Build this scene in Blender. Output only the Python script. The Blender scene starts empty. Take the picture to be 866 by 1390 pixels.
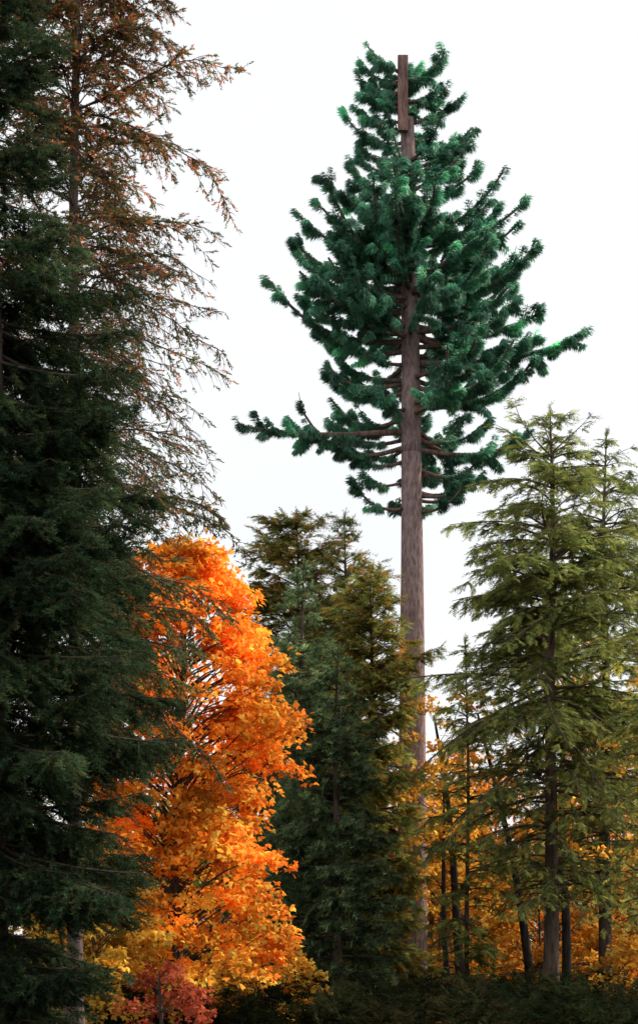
import bpy, math
import numpy as np
from mathutils import Vector

# ------------------------------------------------------------------ scene
sc = bpy.context.scene
sc.view_settings.view_transform = 'Standard'
sc.view_settings.look = 'None'
sc.view_settings.exposure = 0
rng = np.random.default_rng(11)
U = lambda a, b, n=None: rng.uniform(a, b, n)
def reseed(k):
    global rng
    rng = np.random.default_rng(k)

# ------------------------------------------------------------------ mesh accumulator
class Acc:
    def __init__(s):
        s.v = []; s.c = []; s.f = []; s.n = 0
    def add(s, V, F, col, mat=0):
        V = np.asarray(V, float).reshape(-1, 3); F = np.asarray(F, int)
        col = np.asarray(col, float)
        if col.ndim == 1: col = np.tile(col, (len(V), 1))
        s.v.append(V); s.c.append(col); s.f.append((F + s.n, mat)); s.n += len(V)
    def build(s, name, mats, parent=None, smooth_mats=(0,)):
        V = np.concatenate(s.v); C = np.concatenate(s.c)
        me = bpy.data.meshes.new(name)
        me.vertices.add(len(V)); me.vertices.foreach_set('co', V.ravel().astype(np.float32))
        loops = np.concatenate([f.ravel() for f, m in s.f])
        tot = np.concatenate([np.full(len(f), f.shape[1]) for f, m in s.f])
        mi = np.concatenate([np.full(len(f), m) for f, m in s.f])
        st = np.concatenate([[0], np.cumsum(tot)[:-1]])
        me.loops.add(len(loops)); me.loops.foreach_set('vertex_index', loops.astype(np.int32))
        me.polygons.add(len(tot)); me.polygons.foreach_set('loop_start', st.astype(np.int32))
        me.polygons.foreach_set('material_index', mi.astype(np.int32))
        sm = np.isin(mi, smooth_mats)
        me.polygons.foreach_set('use_smooth', sm)
        me.update(calc_edges=True)
        a = me.attributes.new('tint', 'FLOAT_COLOR', 'POINT')
        a.data.foreach_set('color', np.concatenate([C, np.ones((len(C), 1))], 1).ravel().astype(np.float32))
        for m in mats: me.materials.append(m)
        ob = bpy.data.objects.new(name, me)
        sc.collection.objects.link(ob)
        if parent: ob.parent = parent
        print(name, 'faces', len(tot))
        return ob

def norm(a):
    return a / np.maximum(np.linalg.norm(a, axis=-1, keepdims=True), 1e-9)

def frames(d, roll=None):
    ax = norm(d)
    up = np.zeros_like(ax); up[:, 2] = 1
    vert = np.abs(ax[:, 2]) > 0.97
    up[vert] = (1, 0, 0)
    ay = norm(np.cross(up, ax)); az = np.cross(ax, ay)
    if roll is not None:
        c = np.cos(roll)[:, None]; s = np.sin(roll)[:, None]
        ay, az = ay * c + az * s, az * c - ay * s
    return np.stack([ax, ay, az], 1)

def instance(acc, T, F, P, D, S, col, mat, roll=None):
    R = frames(D, roll)
    V = np.einsum('ni,kij->knj', T, R) * np.asarray(S)[:, None, None] + P[:, None, :]
    N, n = len(P), len(T)
    FF = (F[None] + (np.arange(N) * n)[:, None, None]).reshape(-1, F.shape[1])
    acc.add(V.reshape(-1, 3), FF, np.repeat(col, n, axis=0), mat)

def tubes(acc, P, rad, sides, col, mat=0):
    P = np.asarray(P, float); rad = np.asarray(rad, float)
    N, K, _ = P.shape
    t = norm(np.gradient(P, axis=1))
    ref = np.zeros((N, 1, 3)); m = np.abs((P[:, -1] - P[:, 0])[:, 2]) > 0.8 * np.linalg.norm(P[:, -1] - P[:, 0], axis=1)
    ref[m, :, 0] = 1; ref[~m, :, 2] = 1
    a = norm(np.cross(np.broadcast_to(ref, t.shape), t)); b = np.cross(t, a)
    th = np.arange(sides) * 2 * np.pi / sides
    V = P[:, :, None] + rad[:, :, None, None] * (a[:, :, None] * np.cos(th)[None, None, :, None] + b[:, :, None] * np.sin(th)[None, None, :, None])
    k = np.arange(K - 1)[:, None]; j = np.arange(sides)[None]; j2 = (j + 1) % sides
    F = np.stack([k * sides + j, k * sides + j2, (k + 1) * sides + j2, (k + 1) * sides + j], -1).reshape(-1, 4)
    FF = (F[None] + (np.arange(N) * K * sides)[:, None, None]).reshape(-1, 4)
    col = np.asarray(col, float)
    if col.ndim == 2: col = np.repeat(col, K * sides, axis=0)
    acc.add(V.reshape(-1, 3), FF, col, mat)

def pick(cols, n, w=None, var=0.22):
    cols = np.asarray(cols, float)
    i = rng.choice(len(cols), n, p=w); j = rng.choice(len(cols), n, p=w)
    f = U(0, .5, n)[:, None]
    c = cols[i] * (1 - f) + cols[j] * f
    return c * np.exp(rng.normal(0, var, n))[:, None]

# ------------------------------------------------------------------ materials
def newmat(name):
    m = bpy.data.materials.new(name); m.use_nodes = True
    nt = m.node_tree; nt.nodes.clear()
    return m, nt, nt.nodes.new('ShaderNodeOutputMaterial')

def leafmat(name, trans=0.35, scale=1.5, gloss=0.):
    m, nt, out = newmat(name); N = nt.nodes; L = nt.links
    at = N.new('ShaderNodeAttribute'); at.attribute_name = 'tint'
    ge = N.new('ShaderNodeNewGeometry')
    no = N.new('ShaderNodeTexNoise'); no.inputs['Scale'].default_value = scale; no.inputs['Detail'].default_value = 1
    L.new(ge.outputs['Position'], no.inputs['Vector'])
    mr = N.new('ShaderNodeMapRange'); mr.inputs[1].default_value = .3; mr.inputs[2].default_value = .7
    mr.inputs[3].default_value = .7; mr.inputs[4].default_value = 1.3
    L.new(no.outputs['Fac'], mr.inputs[0])
    mul = N.new('ShaderNodeVectorMath'); mul.operation = 'SCALE'
    L.new(at.outputs['Color'], mul.inputs[0]); L.new(mr.outputs[0], mul.inputs['Scale'])
    pb = N.new('ShaderNodeBsdfDiffuse')
    tr = N.new('ShaderNodeBsdfTranslucent')
    L.new(mul.outputs[0], pb.inputs['Color']); L.new(mul.outputs[0], tr.inputs['Color'])
    mx = N.new('ShaderNodeMixShader'); mx.inputs[0].default_value = trans
    L.new(pb.outputs[0], mx.inputs[1]); L.new(tr.outputs[0], mx.inputs[2])
    if gloss:
        gl = N.new('ShaderNodeBsdfGlossy'); gl.inputs['Roughness'].default_value = .45; gl.inputs['Color'].default_value = (1, 1, 1, 1)
        m2 = N.new('ShaderNodeMixShader'); m2.inputs[0].default_value = gloss
        L.new(mx.outputs[0], m2.inputs[1]); L.new(gl.outputs[0], m2.inputs[2]); L.new(m2.outputs[0], out.inputs[0])
    else:
        L.new(mx.outputs[0], out.inputs[0])
    return m

def barkmat(name, bump=0.6, zs=0.25, sc_=9):
    m, nt, out = newmat(name); N = nt.nodes; L = nt.links
    at = N.new('ShaderNodeAttribute'); at.attribute_name = 'tint'
    ge = N.new('ShaderNodeNewGeometry'); mp = N.new('ShaderNodeMapping'); mp.inputs['Scale'].default_value = (1, 1, zs)
    L.new(ge.outputs['Position'], mp.inputs[0])
    no = N.new('ShaderNodeTexNoise'); no.inputs['Scale'].default_value = sc_; no.inputs['Detail'].default_value = 5
    no.inputs['Roughness'].default_value = .65
    L.new(mp.outputs[0], no.inputs['Vector'])
    mr = N.new('ShaderNodeMapRange'); mr.inputs[1].default_value = .35; mr.inputs[2].default_value = .65
    mr.inputs[3].default_value = .55; mr.inputs[4].default_value = 1.4
    L.new(no.outputs['Fac'], mr.inputs[0])
    mul = N.new('ShaderNodeVectorMath'); mul.operation = 'SCALE'
    L.new(at.outputs['Color'], mul.inputs[0]); L.new(mr.outputs[0], mul.inputs['Scale'])
    pb = N.new('ShaderNodeBsdfDiffuse')
    L.new(mul.outputs[0], pb.inputs['Color'])
    bp = N.new('ShaderNodeBump'); bp.inputs['Strength'].default_value = bump; bp.inputs['Distance'].default_value = .06
    L.new(no.outputs['Fac'], bp.inputs['Height']); L.new(bp.outputs[0], pb.inputs['Normal'])
    L.new(pb.outputs[0], out.inputs[0])
    return m

M_bark = barkmat('bark')
M_pole = barkmat('moulded_pole_bark', .6, .3, 11)
M_needle = leafmat('conifer_needles', .45, 1.2)
M_plastic = leafmat('artificial_needles', .35, .8, .05)
M_leaf = leafmat('autumn_leaves', .5, .9)

# ------------------------------------------------------------------ templates
def sprig_round(n, l, w, seed):
    r = np.random.default_rng(seed)
    x = np.linspace(0, .92, n); th = r.uniform(0, 2 * np.pi, n)
    rad = np.stack([np.zeros(n), np.cos(th), np.sin(th)], 1)
    ln = l * r.uniform(.7, 1.15, n)
    base = np.stack([x, 0 * x, 0 * x], 1)
    d = norm(rad * .8 + np.array([.65, 0, -.05]))
    tip = base + d * ln[:, None]
    side = norm(np.cross(d, rad + r.normal(0, .5, (n, 3)))) * w / 2
    V = np.stack([base - side, base + side, tip], 1).reshape(-1, 3)
    return V, np.arange(3 * n).reshape(-1, 3)

def sprig_flat(n, l, w, seed):
    r = np.random.default_rng(seed)
    x = np.linspace(0, .95, n); sg = np.where(np.arange(n) % 2, 1, -1)
    base = np.stack([x, 0 * x, 0 * x], 1)
    d = norm(np.stack([.6 + 0 * x, sg * r.uniform(.6, 1, n), r.uniform(-.45, .15, n)], 1))
    ln = l * (1.1 - .6 * x) * r.uniform(.75, 1.15, n)
    tip = base + d * ln[:, None]
    side = norm(np.cross(d, np.array([0, 0, 1.]) + r.normal(0, .35, (n, 3)))) * w / 2
    V = np.stack([base - side, base + side, tip], 1).reshape(-1, 3)
    return V, np.arange(3 * n).reshape(-1, 3)

SP_SPRUCE = sprig_round(20, .28, .065, 1)
SP_SPRUCE_F = sprig_round(12, .36, .11, 2)
SP_HEM = sprig_flat(11, .5, .13, 3)
SP_TUFT = sprig_round(9, .42, .2, 5)

def foxtail(n, seed):
    r = np.random.default_rng(seed)
    x = r.uniform(-.5, .5, n) * .2; th = r.uniform(0, 2 * np.pi, n)
    rad = np.stack([np.zeros(n), np.cos(th), np.sin(th) * .75], 1)
    d = norm(rad * .55 + np.array([.25, 0, -.85]) + r.normal(0, .14, (n, 3)))
    ln = .17 * r.uniform(.7, 1.2, n)
    base = np.stack([x, 0 * x, 0 * x], 1) + rad * r.uniform(.03, .12, n)[:, None]
    tip = base + d * ln[:, None]
    side = norm(np.cross(d, r.normal(0, 1, (n, 3)))) * .018
    V = np.stack([base - side, base + side, tip], 1).reshape(-1, 3)
    return V, np.arange(3 * n).reshape(-1, 3)
FOX = foxtail(34, 4)

def maple_leaf():
    lobes = [(0, 1.0, .30), (.95, .72, .24), (-.95, .72, .24), ]
    V = []; F = []
    for a, l, w in lobes:
        c, s = math.cos(a), math.sin(a)
        k = len(V)
        for (x, y, z) in [(0, 0, 0), (.5 * l, w, -.05), (l, 0, -.16), (.5 * l, -w, -.05)]:
            V.append((x * c - y * s, x * s + y * c, z))
        F.append((k, k + 1, k + 2, k + 3))
    return np.array(V), np.array(F)
LEAF = maple_leaf()
LEAF1 = (np.array([(0, 0, 0), (.5, .38, -.08), (1, 0, -.15), (.5, -.38, -.02)]), np.array([(0, 1, 2, 3)]))

# ------------------------------------------------------------------ conifer
def conifer(name, x, y, H, zb, prof, nb, slope, curve, tsp, tlen, sprig, slen, ssp, cols, w=None,
            tr=.2, barkc=(.09, .07, .055), keep=None, fstart=.12, droop=.25, lean=0., twr=.007, brk=1., arch=0., maxtw=1.1,
            slv=.09, azv=.25, wav=0., lobk=1., tipl=.45):
    acc = Acc()
    zz = np.linspace(-.3, H, 24); f = np.clip(zz / H, 0, 1)
    cx = lambda z: x + lean * z / H + .05 * np.sin(z * .7 + x) * z / H
    cy = lambda z: y + .04 * np.cos(z * .8 + y)
    rad = tr * (1 - f) ** .85 + .012; rad[0] *= 1.5; rad[1] *= 1.12
    tubes(acc, np.stack([cx(zz), cy(zz), zz], 1)[None], rad[None], 12, barkc, 0)
    t = np.sort(U(0, 1, nb)) ; t = np.round(t * 34) / 34 * .4 + t * .6
    az = U(0, 2 * np.pi, nb)
    lob = 1 + lobk * (.13 * np.sin(az * 2 + t * 9 + x) + .1 * np.sin(az * 3 - t * 17 + y))
    L = prof(t) * U(.6, 1.08, nb) * lob
    z0 = zb + t * (H - zb) * .985
    sl = slope(t) + rng.normal(0, slv, nb); cu = curve + rng.normal(0, .06, nb); daz = rng.normal(0, azv, nb)
    ph = U(0, 6.28, nb)
    def pt(bi, s):
        a = az[bi] + daz[bi] * s + wav * .6 * np.sin(s * 7 + ph[bi]) * s
        h = L[bi] * s
        z = z0[bi] + L[bi] * (sl[bi] * s + cu[bi] * s * s + arch * np.sin(s * np.pi)) + wav * .5 * np.sin(s * 9 + ph[bi] * 2) * s
        return np.stack([cx(z0[bi]) + h * np.cos(a), cy(z0[bi]) + h * np.sin(a), z], -1)
    K = 8; ss = np.linspace(0, 1, K)
    bi = np.repeat(np.arange(nb), K); P = pt(bi, np.tile(ss, nb)).reshape(nb, K, 3)
    R = brk * (.010 + .011 * L)[:, None] * (1 - .85 * ss)[None]
    tubes(acc, P, R, 4, barkc, 0)
    m = np.maximum(4, (L / tsp)).astype(int)
    bi = np.repeat(np.arange(nb), m); n = len(bi)
    s = fstart + (1 - fstart) * U(0, 1, n) ** .85
    p = pt(bi, s); tg = norm(pt(bi, s + .02) - p)
    perp = norm(np.cross(tg, np.array([0, 0, 1.]))); sg = np.where(rng.random(n) < .5, 1, -1)
    an = U(.35, 1.15, n)
    d = norm(tg * np.cos(an)[:, None] + perp * (np.sin(an) * sg)[:, None] + rng.normal(0, .16 + wav, (n, 3)) + np.array([0, 0, -droop * .5]))
    tl = np.clip(tlen * L[bi] * (1.12 - s), .16, maxtw) * U(.7, 1.2, n)
    u = np.linspace(0, 1, 4)
    TP = p[:, None] + d[:, None] * (tl[:, None] * u)[..., None]
    TP[..., 2] -= droop * tl[:, None] * u ** 2 * .6
    tubes(acc, TP, np.broadcast_to(twr * (1.1 - .8 * u), (n, 4)), 3, barkc, 0)
    ms = np.maximum(2, tl / ssp).astype(int)
    ti = np.repeat(np.arange(n), ms); q = len(ti)
    uu = U(0.05, 1, q)
    sp = p[ti] + d[ti] * (tl[ti] * uu)[:, None]; sp[:, 2] -= droop * tl[ti] * uu ** 2 * .6
    dd = norm(d[ti] + rng.normal(0, .38, (q, 3)) * np.array([1, 1, .5]) + np.stack([0 * uu, 0 * uu, -droop * uu], 1))
    zt = t[bi[ti]]; srad = s[bi[ti]]
    if keep is not None:
        k = rng.random(q) < keep(zt, srad, az[bi[ti]])
        sp, dd, zt, ti, uu = sp[k], dd[k], zt[k], ti[k], uu[k]; q = len(sp)
    if callable(cols): c = cols(zt, sp, q)
    else: c = pick(cols, q, w)
    # lighter young tips, darker old needles; inner shade also painted in for clump depth
    tip_shade = np.clip(.5 * uu + .5 * s[bi[ti]], 0, 1)
    c = c * (np.exp(rng.normal(0, .18, nb))[bi[ti]] * (1 + tipl * (tip_shade - .5) * 2))[:, None]
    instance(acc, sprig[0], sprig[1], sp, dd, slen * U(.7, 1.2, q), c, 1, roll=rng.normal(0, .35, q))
    k = 14; lp = np.stack([np.full(k, cx(H)), np.full(k, cy(H)), U(H - .5, H, k)], 1)
    instance(acc, sprig[0], sprig[1], lp, np.stack([rng.normal(0, .25, k), rng.normal(0, .25, k), np.ones(k)], 1), slen * U(.6, .9, k), pick(cols, k, w) if not callable(cols) else cols(np.ones(k), lp, k), 1)
    return acc.build(name, [M_bark, M_needle], smooth_mats=(0,))

I = lambda xs, ys: (lambda t: np.interp(t, xs, ys))

SPR = [(.022, .046, .024), (.034, .064, .032), (.048, .078, .036), (.068, .078, .034)]
HEM = [(.18, .225, .065), (.26, .29, .085), (.34, .33, .09), (.13, .17, .055)]
CED = [(.18, .22, .055), (.24, .25, .06), (.30, .22, .05), (.13, .18, .05), (.42, .18, .04)]
BLU = [(.12, .19, .10), (.16, .23, .115), (.20, .25, .10)]

# left foreground spruce
conifer('spruce_tree', -4.4, 24, 17.8, .3, I([0, .05, .14, .27, .42, .52, .62, .8, 1], [1.3, 1.6, 2.1, 2.75, 2.5, 1.9, 1.4, 1.0, .15]), 380,
        I([0, .5, 1], [-.30, -.25, .3]), .16, .055, .40, SP_SPRUCE, .23, .045, SPR, tr=.24, droop=.5, tipl=.3)
# tall tree behind it with rusty, half bare crown
def rust(zt, sp, q):
    pr = np.interp(zt, [0, .3, .45, .75, 1], [.08, .2, .48, .55, .55])
    g = pick([(.11, .14, .045), (.16, .17, .06), (.08, .10, .04)], q)
    r = pick([(.46, .17, .065), (.34, .16, .08), (.56, .24, .08), (.26, .14, .08)], q)
    return np.where((rng.random(q) < pr)[:, None], r, g)
reseed(5)
conifer('larch_tree', -3.95, 29, 24.5, 5.0, I([0, .1, .2, .35, .45, .6, .8, 1], [1.7, 2.5, 2.9, 2.7, 2.3, 2.15, 2.1, .3]), 430,
        I([0, .35, .5, 1], [-.45, -.2, .2, .6]), -.1, .055, .36, SP_TUFT, .12, .042, rust, tr=.12,
        barkc=(.14, .10, .09), droop=.4, twr=.006, brk=.55, arch=.12, maxtw=.8, slv=.25, azv=.5, wav=.20, tipl=.1,
        keep=lambda z, s, a: np.interp(z, [0, .12, .22, .36, .42, .55, 1], [.9, .7, .25, .2, .45, .75, .85]) * np.interp(s, [0, .6, 1], [1.2, 1., .55]))

# middle conifers
reseed(21)
conifer('spruce_tree', -.44, 46, 11.3, .3, I([0, .2, .5, .8, 1], [1.8, 1.8, 1.3, .65, .08]), 220,
        I([0, .5, 1], [-.15, 0, .5]), .12, .065, .42, SP_SPRUCE_F, .25, .06, BLU, tr=.13, droop=.3)
conifer('hemlock_tree', -.7, 58, 15.4, .5, I([0, .4, .75, .9, .97, 1], [2.8, 2.7, 2.2, 1.5, .9, .3]), 260,
        I([0, .5, 1], [.0, .3, .8]), -.15, .08, .42, SP_HEM, .33, .09, CED, tr=.2, droop=.35)
conifer('spruce_tree', .85, 56, 14.9, .3, I([0, .3, .7, .85, 1], [2.1, 2.1, 1.6, .9, .08]), 260,
        I([0, .5, 1], [-.2, 0, .6]), .1, .07, .42, SP_SPRUCE_F, .28, .068, CED + BLU, tr=.17, droop=.35)
conifer('cedar_tree', 1.5, 52, 12.4, .3, I([0, .4, .75, .93, 1], [1.6, 1.8, 1.6, .95, .2]), 240,
        I([0, .5, 1], [.0, .2, .9]), -.1, .075, .42, SP_HEM, .30, .075, CED, [.3, .2, .2, .15, .15], tr=.14, droop=.45)
conifer('spruce_tree', .45, 44, 8.8, .2, I([0, .3, .7, 1], [1.9, 1.75, 1.05, .08]), 180,
        I([0, .5, 1], [-.2, 0, .4]), .1, .06, .42, SP_SPRUCE_F, .25, .06, SPR + BLU, tr=.12, droop=.35)
conifer('spruce_tree', -1.6, 49, 9.2, .2, I([0, .3, .7, 1], [2.1, 1.9, 1.1, .08]), 160,
        I([0, .5, 1], [-.2, 0, .4]), .1, .07, .42, SP_SPRUCE_F, .26, .065, SPR + BLU, tr=.12, droop=.35)
conifer('hemlock_tree', 4.05, 49, 9.8, 1.2, I([0, .3, .7, 1], [1.3, 1.6, 1.3, .1]), 80,
        I([0, .5, 1], [.1, .3, .7]), -.3, .11, .45, SP_HEM, .30, .10, HEM, tr=.06, droop=.3,
        keep=lambda z, s, a: .75 + 0 * z)
# right hemlocks
reseed(31)
khem = lambda z, s, a: np.interp(z, [0, .22, .45, 1], [.3, .5, .75, .9])
conifer('hemlock_tree', 5.83, 45, 15.0, 2.6, I([0, .15, .4, .65, .79, .9, 1], [1.9, 2.7, 3.2, 3.0, 2.5, 1.35, .08]), 225,
        I([0, .4, .8, 1], [.05, .2, .45, .8]), -.33, .088, .40, SP_HEM, .255, .092, HEM, tr=.20, droop=.40, twr=.006, keep=khem, slv=.2, azv=.35, barkc=(.12, .09, .07))
conifer('hemlock_tree', 8.3, 52, 16.3, 2.8, I([0, .2, .5, .8, .92, 1], [2.4, 2.9, 3.0, 2.1, 1.1, .08]), 205,
        I([0, .4, .8, 1], [.05, .2, .45, .8]), -.33, .097, .40, SP_HEM, .28, .098, HEM, tr=.2, droop=.40, keep=khem, slv=.2, azv=.35, barkc=(.12, .09, .07))
conifer('hemlock_tree', 8.0, 41, 10.9, 2.0, I([0, .2, .6, .85, 1], [1.4, 1.9, 1.8, 1.1, .08]), 110,
        I([0, .4, .8, 1], [.0, .2, .4, .8]), -.3, .09, .40, SP_HEM, .24, .095, HEM + [(.42, .36, .05)], tr=.11, droop=.3, keep=khem, slv=.16)

# ------------------------------------------------------------------ cell tower disguised as pine
reseed(47)
tower = bpy.data.objects.new('cell_tower_pine_tree', None); sc.collection.objects.link(tower)
TX, TY = 3.12, 60.0
acc = Acc()
zz = np.concatenate([[-.4, .0, .35], np.linspace(1, 29.1, 40)])
rad = np.interp(zz, [-.4, .0, .5, 3, 10, 16, 22, 26, 29.1], [.75, .66, .54, .50, .43, .35, .30, .27, .22])
px_ = np.interp(zz, [0, 14, 22, 29], [0, 0, -.06, -.16])
tubes(acc, np.stack([TX + px_, np.full(len(zz), TY), zz], 1)[None], rad[None], 40, (.29, .205, .195), 0)
cap = np.stack([TX - .16 + .22 * np.cos(np.arange(40) * np.pi / 20), TY + .22 * np.sin(np.arange(40) * np.pi / 20), np.full(40, 29.1)], 1)
acc.add(cap, np.arange(40)[None], (.2, .14, .13), 0)
for zf in (9.2, 18.0, 25.4):
    r0 = np.interp(zf, zz, rad); xo = np.interp(zf, zz, px_)
    P = np.array([[TX + xo, TY, zf - .12], [TX + xo, TY, zf - .1], [TX + xo, TY, zf + .1], [TX + xo, TY, zf + .12]])[None]
    tubes(acc, P, np.array([[r0, r0 + .02, r0 + .02, r0]]), 40, (.2, .15, .14), 0)
acc.build('pole', [M_pole], tower)
acc = Acc()
def box(acc, c, h, col):
    c = np.array(c); h = np.array(h); b = .02
    V = []
    xs = [(-h[0] + b, -h[1]), (h[0] - b, -h[1]), (h[0], -h[1] + b), (h[0], h[1] - b), (h[0] - b, h[1]), (-h[0] + b, h[1]), (-h[0], h[1] - b), (-h[0], -h[1] + b)]
    for z in (-h[2], h[2]):
        for (a, q) in xs: V.append(c + np.array([a, q, z]))
    acc.add(V, [[i, (i + 1) % 8, (i + 1) % 8 + 8, i + 8] for i in range(8)], col, 0)
    acc.add(V, [list(range(8, 16)), list(range(7, -1, -1))], col, 0)
box(acc, (TX - .33, TY - .38, 29.75), (.17, .11, 1.25), (.25, .15, .13))
for z in (28.7, 28.85): box(acc, (TX - .25, TY - .2, z), (.12, .12, .04), (.12, .1, .1))
acc.build('antenna_panel', [M_bark], tower, smooth_mats=())

aB = Acc(); aF = Acc()
zs = [15.4, 16.2, 17.3, 18.5, 19.7, 20.7, 22.0, 23.5, 24.9, 26.2, 26.9, 27.6, 28.4, 29.6, 30.6, 31.2]
Ll = [1.9, 2.2, 2.5, 3.0, 3.4, 3.7, 4.3, 4.0, 3.6, 3.1, 2.7, 1.7, 1.9, 1.8, 1.5, 1.2]
Lr = [1.4, 1.9, 2.8, 3.7, 3.9, 4.1, 4.3, 4.1, 3.7, 3.1, 2.7, 2.2, 2.1, 1.9, 1.5, 1.2]
z0 = np.sort(np.concatenate([U(15.7, 30.2, 88), U(17.0, 20.5, 22), U(20.5, 25.5, 50), U(27.0, 30.3, 20)])); nb = len(z0)
az = (np.arange(nb) * 2.39996 + rng.normal(0, .35, nb)) % (2 * np.pi)
ztip = z0 + .6
c = np.cos(az)
L = np.where(c > 0, np.interp(ztip, zs, Lr), np.interp(ztip, zs, Ll))
L = L * np.where(rng.random(nb) < .35, U(.45, .8, nb), U(.78, 1.06, nb))
front = (-np.sin(az)) > .3
band = ((z0 > 27.9) | ((z0 > 25.4) & (z0 < 26.6)) | (z0 < 18.8) | ((z0 > 20.7) & (z0 < 21.3)))
drop = front & band
z0, az, L = z0[~drop], az[~drop], L[~drop]
# short crown branches behind the antenna panel
tz = np.array([29.6, 29.8, 30.0, 30.2, 30.3, 30.4, 30.5, 30.1, 30.5]); ta = np.array([.5, 2.7, 1.5, -.15, 2.2, 1.0, 3.3, .2, 1.6]); tL = np.array([1.5, 1.4, 1.2, 1.3, 1.1, 1.1, 1.2, 1.4, .8])
z0 = np.append(z0, tz); az = np.append(az, ta); L = np.append(L, tL)
ex = np.array([[18.6, math.pi + .08, 5.6], [18.1, math.pi - .25, 3.6], [20.9, -.05, 5.7], [20.6, .35, 4.6], [21.6, math.pi + .1, 4.6], [16.0, math.pi + .3, 2.0], [15.9, -.3, 1.7], [18.0, -.1, 3.9]])
z0 = np.append(z0, ex[:, 0]); az = np.append(az, ex[:, 1]); L = np.append(L, ex[:, 2]); nb = len(z0)
sl = np.interp(z0, [15, 17, 20, 25, 29, 31], [-.20, -.17, -.12, .0, .2, .4]) + rng.normal(0, .16, nb)
cu = np.interp(z0, [15, 20, 31], [.47, .42, .3]) + rng.normal(0, .09, nb)
sl[-8] = -.10; cu[-8] = .06; sl[-6] = -.03; cu[-6] = .2
daz = rng.normal(0, .22, nb); daz[-8:] *= .3
rp = lambda z: np.interp(z, [3, 10, 16, 22, 26, 31], [.48, .41, .33, .28, .24, .1])
def pt(bi, s):
    a = az[bi] + daz[bi] * s; h = rp(z0[bi]) * .6 + L[bi] * s
    z = z0[bi] + L[bi] * (sl[bi] * s + cu[bi] * s ** 3)
    ox = np.interp(z0[bi], [14, 22, 29, 29.6, 31], [0, -.06, -.16, -.33, -.33]); oy = np.interp(z0[bi], [14, 29, 29.6, 31], [0, 0, -.3, -.3])
    return np.stack([TX + ox + h * np.cos(a), TY + oy + h * np.sin(a), z], -1)
K = 10; ss = np.linspace(0, 1, K)
P = pt(np.repeat(np.arange(nb), K), np.tile(ss, nb)).reshape(nb, K, 3)
tubes(aB, P, (.035 + .010 * L)[:, None] * (1.25 - .75 * ss)[None], 8, (.18, .115, .10), 0)
tubes(aB, P[:, :2] , np.tile(np.array([[.085, .075]]), (nb, 1)), 8, (.10, .07, .06), 0)
fs = np.interp(z0, [15, 17.5, 20, 29, 30], [.45, .35, .25, .22, .1])
m = np.maximum(5, L * 2.8).astype(int); bi = np.repeat(np.arange(nb), m); n = len(bi)
s = fs[bi] + (1 - fs[bi]) * U(0, 1, n)
p = pt(bi, s); tg = norm(pt(bi, s + .02) - p); perp = norm(np.cross(tg, np.array([0, 0, 1.])))
sg = np.where(rng.random(n) < .5, 1, -1); an = U(.3, 1.3, n)
d = norm(tg * np.cos(an)[:, None] + perp * (np.sin(an) * sg)[:, None] + np.stack([np.zeros(n), np.zeros(n), rng.normal(-.3, .35, n)], 1))
tl = np.clip(.30 * L[bi] * (1.25 - s), .38, .95) * U(.75, 1.15, n)
up = U(-.2, 1.0, n)
def pt2(i, u):
    q = p[i] + d[i] * (tl[i] * u)[:, None]; q[:, 2] += up[i] * tl[i] * u ** 2.2
    return q
u = np.linspace(0, 1, 5)
TP = pt2(np.repeat(np.arange(n), 5), np.tile(u, n)).reshape(n, 5, 3)
tubes(aB, TP, np.broadcast_to(.022 * (1.2 - .8 * u), (n, 5)), 5, (.12, .085, .07), 0)
GR = [(.085, .26, .165), (.12, .32, .20), (.18, .40, .25), (.055, .19, .125), (.10, .29, .16)]
ms = np.maximum(3, tl / .052).astype(int); ti = np.repeat(np.arange(n), ms); q = len(ti)
uu = U(.05, 1.0, q); sp = pt2(ti, uu); dd = norm(pt2(ti, uu + .03) - sp) + rng.normal(0, .12, (q, 3))
cc = pick(GR, q, var=.12) * np.exp(rng.normal(0, .34, n))[ti][:, None] * np.interp(uu, [0, 1], [.7, 1.45])[:, None]  # highlights painted into tuft tips, shade into their bases, for clump contrast
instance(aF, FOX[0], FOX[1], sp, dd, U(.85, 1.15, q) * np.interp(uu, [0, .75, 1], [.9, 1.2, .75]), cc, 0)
m2 = np.maximum(4, L * (1 - fs) / .08).astype(int); b2 = np.repeat(np.arange(nb), m2); q2 = len(b2)
s2 = fs[b2] + (1 - fs[b2]) * U(0, 1.02, q2); sp = pt(b2, s2); dd = norm(pt(b2, s2 + .02) - sp) + rng.normal(0, .12, (q2, 3))
instance(aF, FOX[0], FOX[1], sp, dd, U(.85, 1.2, q2), pick(GR, q2, var=.15), 0)
aB.build('branches', [M_bark], tower)
aF.build('foliage', [M_plastic], tower, smooth_mats=())

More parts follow.
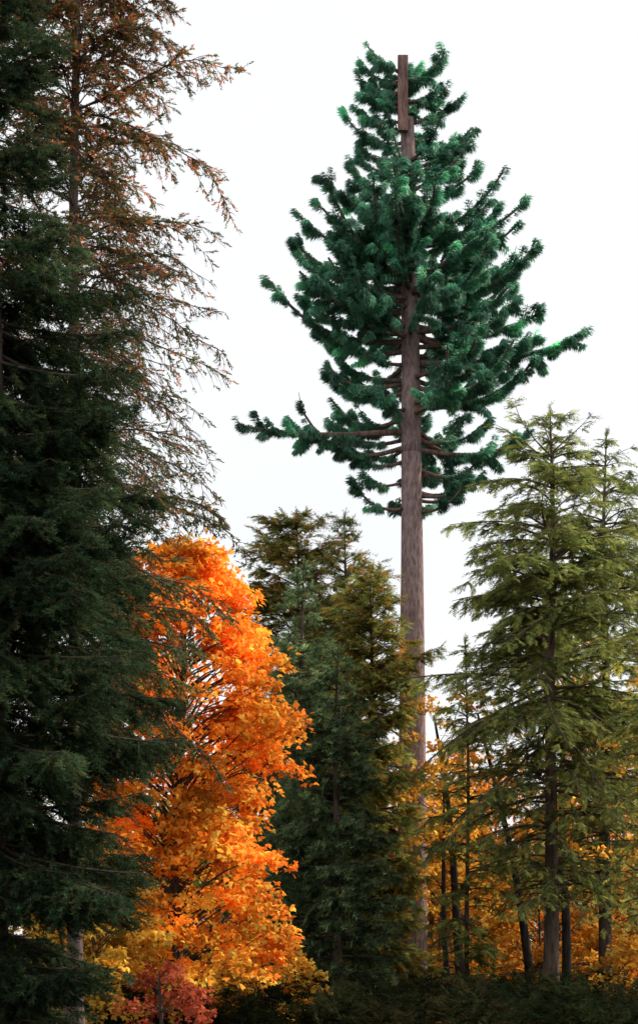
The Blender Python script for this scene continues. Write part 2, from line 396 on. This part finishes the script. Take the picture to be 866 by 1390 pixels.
# ------------------------------------------------------------------ broadleaf trees
def broadleaf(acc, x, y, H, zb, profL, profR, nspray, nleaf, lsize, colf, tr=.14, sr=.55, barkc=(.10, .08, .07), lean=0., twr=.012, inner=.35, leaf=None, lobe=.0, flat=1.):
    leaf = leaf or LEAF
    cx = lambda z: x + lean * z / H + .12 * np.sin(z * .55 + x); cy = lambda z: y + .12 * np.cos(z * .5 + x)
    zt = np.linspace(-.3, H * .93, 16)
    tubes(acc, np.stack([cx(zt), cy(zt), zt], 1)[None], (tr * (1 - np.clip(zt / H, 0, 1)) ** .8 + .012)[None], 9, barkc, 0)
    t = U(0, 1, nspray); z = zb + t * (H - zb); a = U(0, 2 * np.pi, nspray)
    lb = 1 + lobe * np.sin(a * 2 + z * 1.9 + x) + lobe * .8 * np.sin(a * 5 - z * 3.1 + y)
    r = np.where(np.cos(a) > 0, profR(t), profL(t)) * (inner + (1 - inner) * U(0, 1, nspray) ** .5) * U(.85, 1.05, nspray) * lb
    C = np.stack([cx(z) + r * np.cos(a), cy(z) + r * np.sin(a) * .95, z], 1)
    zo = np.clip(z - r * U(.35, .9, nspray), .3 * zb + .3, H * .9)
    O = np.stack([cx(zo), cy(zo), zo], 1)
    u = np.linspace(0, 1, 6); mid = rng.normal(0, .12, (nspray, 1, 3)) * np.sin(u * np.pi)[None, :, None]
    TP = O[:, None] + (C - O)[:, None] * u[None, :, None] + mid
    TP[..., 2] += (np.sin(u * np.pi) * .12)[None] * r[:, None]
    tubes(acc, TP, (.5 + .5 * r[:, None]) * twr * (1.6 - 1.3 * u)[None], 4, barkc, 0)
    si = np.repeat(np.arange(nspray), nleaf); q = len(si)
    ra = U(0, 2 * np.pi, q); rr = sr * U(.5, 1.3, nspray)[si] * U(0, 1, q) ** .6
    out = norm(C - O)[si]
    off = np.stack([rr * np.cos(ra), rr * np.sin(ra), rng.normal(0, .09 * sr / .5 * flat, q)], 1)
    off[:, 2] += -.28 * rr * (off[:, 0] * out[:, 0] + off[:, 1] * out[:, 1]) / np.maximum(rr, .05) - .12 * rr
    off += out * .15
    LP = C[si] + off
    D = np.stack([np.cos(ra) + rng.normal(0, .5, q), np.sin(ra) + rng.normal(0, .5, q), rng.normal(-.5, .45, q)], 1)
    col = colf(LP, t[si], q) * np.exp(rng.normal(0, .16, nspray))[si][:, None]
    instance(acc, leaf[0], leaf[1], LP, D, lsize * U(.6, 1.2, q), col, 1, roll=rng.normal(0, .7, q))

OR = np.array([(.90, .36, .04), (.92, .43, .055), (.86, .29, .03)]); YE = np.array([(.88, .58, .09), (.88, .65, .12), (.88, .50, .06)]); RD = np.array([(.76, .20, .03), (.84, .26, .035)])
def maplecol(P, t, q):
    n1 = np.sin(P[:, 0] * 1.7 + P[:, 2] * 1.1) * .3 + np.sin(P[:, 1] * 2.1 - P[:, 2] * 1.9) * .25
    yl = np.clip((4.6 - P[:, 2]) / 3.6 + n1, .12, .85) * np.clip(1.1 - (P[:, 0] + 1.9) * .55, .2, 1); rd = np.clip((P[:, 0] + 1.5) * .6 + n1 * .8, 0, .5) * (P[:, 2] < 7)
    c = np.where((rng.random(q) < yl)[:, None], YE[rng.integers(0, 3, q)], OR[rng.integers(0, 3, q)])
    c = np.where((rng.random(q) < rd)[:, None], RD[rng.integers(0, 2, q)], c)
    return c * np.exp(rng.normal(0, .16, q))[:, None]
reseed(53)
acc = Acc()
broadleaf(acc, -2.75, 35, 9.2, .9, I([0, .2, .4, .7, .88, 1], [2.1, 2.1, 1.9, 1.9, 1.4, .4]), I([0, .15, .35, .6, .75, .9, 1], [1.8, 2.3, 1.8, 2.2, 1.7, 1.0, .3]),
          400, 85, .12, maplecol, tr=.12, sr=.48, lobe=.18)
acc.build('maple_tree', [M_bark, M_leaf], smooth_mats=(0,))

def shrub(name, x, y, H, r, cols, ns=60, nl=60, ls=.11, k=1.):
    acc = Acc()
    f = lambda P, t, q: pick(cols, q, var=.15) * k
    broadleaf(acc, x, y, H, .15, I([0, .5, 1], [r, r, r * .3]), I([0, .5, 1], [r, r, r * .3]), ns, nl, ls, f, tr=.03, sr=.35, twr=.008, lobe=.12)
    acc.build(name, [M_bark, M_leaf])
shrub('red_maple_shrub', -2.75, 32, 1.15, .7, [(.60, .10, .06), (.66, .18, .09), (.52, .12, .05)], 18, 45, .10, .9)
shrub('yellow_maple_shrub', -4.15, 33, 3.2, 1.1, list(YE), 90, 55, .11, .85)
shrub('yellow_maple_shrub', -1.1, 38.5, 1.5, 1.0, list(YE) + list(OR), 45, 50, .11, .7)
shrub('orange_maple_shrub', 7.0, 40, 1.5, .7, list(OR) + list(YE), 40, 50, .11, .7)
for (x, y, H, r, cc_, n_) in [(4.4, 64, 4.6, 2.0, 'yellow', 120), (7.4, 61, 5.2, 2.3, 'orange', 130), (11.0, 60, 5.0, 2.3, 'yellow', 120), (9.2, 68, 6.5, 2.6, 'orange', 140), (5.6, 70, 6.0, 2.2, 'orange', 120)]:
    shrub(cc_ + '_maple_shrub', x, y, H, r, (list(YE) * 2 + list(OR)) if cc_ == 'yellow' else (list(YE) + list(OR) * 2), n_, 45, .17, .72)

def sapcol(P, t, q):
    return pick(list(OR) + list(YE), q, var=.15) * .85
for (x, y, H, lean, tr, ns) in [(4.75, 58, 9.5, -1.1, .16, 30), (6.0, 50, 8.5, -1.6, .13, 22), (7.6, 56, 12, .2, .15, 45), (8.9, 47, 9, .1, .13, 35), (4.1, 66, 8, .5, .1, 70), (4.0, 54, 7, -.4, .09, 12)]:
    acc = Acc()
    broadleaf(acc, x, y, H, 2.5, I([0, .5, 1], [1.4, 1.6, .4]), I([0, .5, 1], [1.4, 1.6, .4]), ns, 45, .15, sapcol, tr=tr, sr=.5, barkc=(.05, .042, .04), lean=lean, lobe=.15)
    acc.build('maple_sapling', [M_bark, M_leaf])

# distant autumn wood : one mass
acc = Acc()
def dcol_factory(base):
    return lambda P, t, q: pick(base, q, var=.18) * .8
GRN = [(.10, .14, .03), (.16, .17, .035), (.24, .21, .035)]
for i in range(36):
    x = -38 + i * 2.2 + U(-.8, .8); y = U(72, 100); H = U(7.5, 12)
    base = [list(OR), list(YE), list(OR) + list(YE), GRN, list(RD) + list(OR)][rng.integers(0, 5)]
    H *= (y / 85)
    if 3 < x < 30: base = [list(OR), list(RD) + list(YE), list(OR) + list(YE), list(RD) + list(OR)][rng.integers(0, 4)]
    pr = I([0, .3, .7, 1], [2.2, 2.7, 2.2, .6])
    broadleaf(acc, x, y, H, 1.0, pr, pr, 85, 34, .27, dcol_factory(base), tr=.16, sr=.85, barkc=(.05, .045, .04), twr=.02, leaf=LEAF1, flat=1.4)
for i in range(60):
    x = -75 + i * 2.6 + U(-1, 1); y = U(112, 135); H = U(6.5, 9.5)
    base = [list(OR), list(YE), GRN, GRN][rng.integers(0, 4)]
    pr = I([0, .3, .7, 1], [2.4, 2.9, 2.4, .8])
    broadleaf(acc, x, y, H, -.3, pr, pr, 60, 26, .42, dcol_factory(base), tr=.2, sr=1.1, barkc=(.05, .045, .04), twr=.03, leaf=LEAF1, flat=1.4)
acc.build('distant_trees', [M_bark, M_leaf])

# ------------------------------------------------------------------ ground
reseed(64)
def gz(x, y):
    return .12 * np.sin(x * .31 + 1.3) * np.cos(y * .23) + .07 * np.sin(x * .9 + y * .7) + .03 * np.sin(x * 2.3 - y * 1.9)
g1 = np.concatenate([np.linspace(-400, -42, 10), np.linspace(-40, 40, 161), np.linspace(42, 400, 10)])
g2 = np.concatenate([np.linspace(-200, -5, 8), np.linspace(0, 110, 221), np.linspace(120, 700, 12)])
X, Y = np.meshgrid(g1, g2, indexing='ij'); Z = gz(X, Y) - .1
nx, ny = X.shape; ii, jj = np.meshgrid(np.arange(nx - 1), np.arange(ny - 1), indexing='ij')
F = np.stack([ii * ny + jj, (ii + 1) * ny + jj, (ii + 1) * ny + jj + 1, ii * ny + jj + 1], -1).reshape(-1, 4)
acc = Acc(); acc.add(np.stack([X, Y, Z], -1), F, (.05, .045, .03), 0)
m, nt, out = newmat('forest_floor'); N = nt.nodes; Lk = nt.links
ge = N.new('ShaderNodeNewGeometry')
n1 = N.new('ShaderNodeTexNoise'); n1.inputs['Scale'].default_value = .45; n1.inputs['Detail'].default_value = 5
n2 = N.new('ShaderNodeTexNoise'); n2.inputs['Scale'].default_value = 9; n2.inputs['Detail'].default_value = 6
Lk.new(ge.outputs['Position'], n1.inputs['Vector']); Lk.new(ge.outputs['Position'], n2.inputs['Vector'])
r1 = N.new('ShaderNodeValToRGB'); r1.color_ramp.elements[0].position = .35; r1.color_ramp.elements[0].color = (.012, .014, .007, 1)
r1.color_ramp.elements[1].position = .65; r1.color_ramp.elements[1].color = (.03, .018, .009, 1)
r2 = N.new('ShaderNodeValToRGB'); r2.color_ramp.elements[0].position = .35; r2.color_ramp.elements[0].color = (.3, .3, .3, 1)
r2.color_ramp.elements[1].position = .7; r2.color_ramp.elements[1].color = (1.4, 1.2, .9, 1)
Lk.new(n1.outputs['Fac'], r1.inputs[0]); Lk.new(n2.outputs['Fac'], r2.inputs[0])
mu = N.new('ShaderNodeVectorMath'); mu.operation = 'MULTIPLY'; Lk.new(r1.outputs[0], mu.inputs[0]); Lk.new(r2.outputs[0], mu.inputs[1])
pb = N.new('ShaderNodeBsdfDiffuse')
bp = N.new('ShaderNodeBump'); bp.inputs['Strength'].default_value = .8; bp.inputs['Distance'].default_value = .1
Lk.new(n2.outputs['Fac'], bp.inputs['Height']); Lk.new(bp.outputs[0], pb.inputs['Normal'])
Lk.new(mu.outputs[0], pb.inputs['Color']); Lk.new(pb.outputs[0], out.inputs[0])
acc.build('ground', [m])
acc = Acc(); q = 7000
x = U(-16, 18, q); y = U(26, 66, q)
P = np.stack([x, y, gz(x, y) - .07], 1)
D = np.stack([rng.normal(0, 1, q), rng.normal(0, 1, q), rng.normal(0, .15, q)], 1)
instance(acc, LEAF[0], LEAF[1], P, D, U(.06, .11, q), pick([(.20, .08, .03), (.16, .06, .03), (.09, .05, .03), (.25, .14, .04)], q), 0, roll=rng.normal(0, .3, q))
acc.build('fallen_leaves', [M_leaf], smooth_mats=())
# low evergreen undergrowth (yew / hemlock seedlings) at the wood's edge
acc = Acc(); nc = 520
cxx = U(-12, 15, nc); cyy = U(33, 50, nc); hh = U(.35, 1.0, nc)
ci = np.repeat(np.arange(nc), 48); q = len(ci)
uz = U(0, 1, q); ra = U(0, 6.283, q); rr = (.25 + hh[ci] * .5) * (1.05 - uz * .8) * U(.3, 1, q)
P = np.stack([cxx[ci] + rr * np.cos(ra), cyy[ci] + rr * np.sin(ra), gz(cxx[ci], cyy[ci]) - .1 + hh[ci] * uz], 1)
D = np.stack([np.cos(ra), np.sin(ra), rng.normal(.3, .4, q)], 1)
instance(acc, SP_HEM[0], SP_HEM[1], P, D, U(.2, .36, q), pick([(.014, .022, .010), (.022, .032, .012), (.035, .032, .014)], nc)[ci], 0, roll=rng.normal(0, .5, q))
acc.build('undergrowth', [M_needle], smooth_mats=())

# ------------------------------------------------------------------ light
el, rot = math.radians(42), math.radians(60)
w = bpy.data.worlds.new('World'); sc.world = w; w.use_nodes = True
nt = w.node_tree; nt.nodes.clear(); N = nt.nodes; Lk = nt.links
out = N.new('ShaderNodeOutputWorld'); bg = N.new('ShaderNodeBackground'); bg.inputs['Strength'].default_value = .119
sky = N.new('ShaderNodeTexSky'); sky.sky_type = 'NISHITA'; sky.sun_disc = False; sky.sun_elevation = el; sky.sun_rotation = rot
sky.dust_density = 4; sky.air_density = 1.0
tc = N.new('ShaderNodeTexCoord'); no = N.new('ShaderNodeTexNoise'); no.inputs['Scale'].default_value = 2.2; no.inputs['Detail'].default_value = 4
Lk.new(tc.outputs['Generated'], no.inputs['Vector'])
mr = N.new('ShaderNodeMapRange'); mr.inputs[1].default_value = .3; mr.inputs[2].default_value = .7; mr.inputs[3].default_value = .78; mr.inputs[4].default_value = .92
Lk.new(no.outputs['Fac'], mr.inputs[0])
mx = N.new('ShaderNodeMix'); mx.data_type = 'RGBA'
Lk.new(mr.outputs[0], mx.inputs[0]); Lk.new(sky.outputs[0], mx.inputs[6]); mx.inputs[7].default_value = (9.4, 9.5, 9.6, 1)
Lk.new(mx.outputs[2], bg.inputs[0]); Lk.new(bg.outputs[0], out.inputs[0])
sd = bpy.data.lights.new('sun', 'SUN'); sd.energy = 5.0; sd.angle = math.radians(.5); sd.color = (1, .92, .78)
so = bpy.data.objects.new('sun', sd); sc.collection.objects.link(so)
dr = Vector((math.sin(rot) * math.cos(el), math.cos(rot) * math.cos(el), math.sin(el)))
so.rotation_euler = dr.to_track_quat('Z', 'Y').to_euler(); so.location = dr * 100

# ------------------------------------------------------------------ camera (level, rising front)
cd = bpy.data.cameras.new('camera'); cam = bpy.data.objects.new('camera', cd); sc.collection.objects.link(cam)
cam.location = (0, 0, 1.7); cam.rotation_euler = (math.radians(90), 0, 0)
cd.sensor_width = 36; cd.lens = 62.9; cd.shift_y = .4137; cd.clip_end = 2000
sc.camera = cam
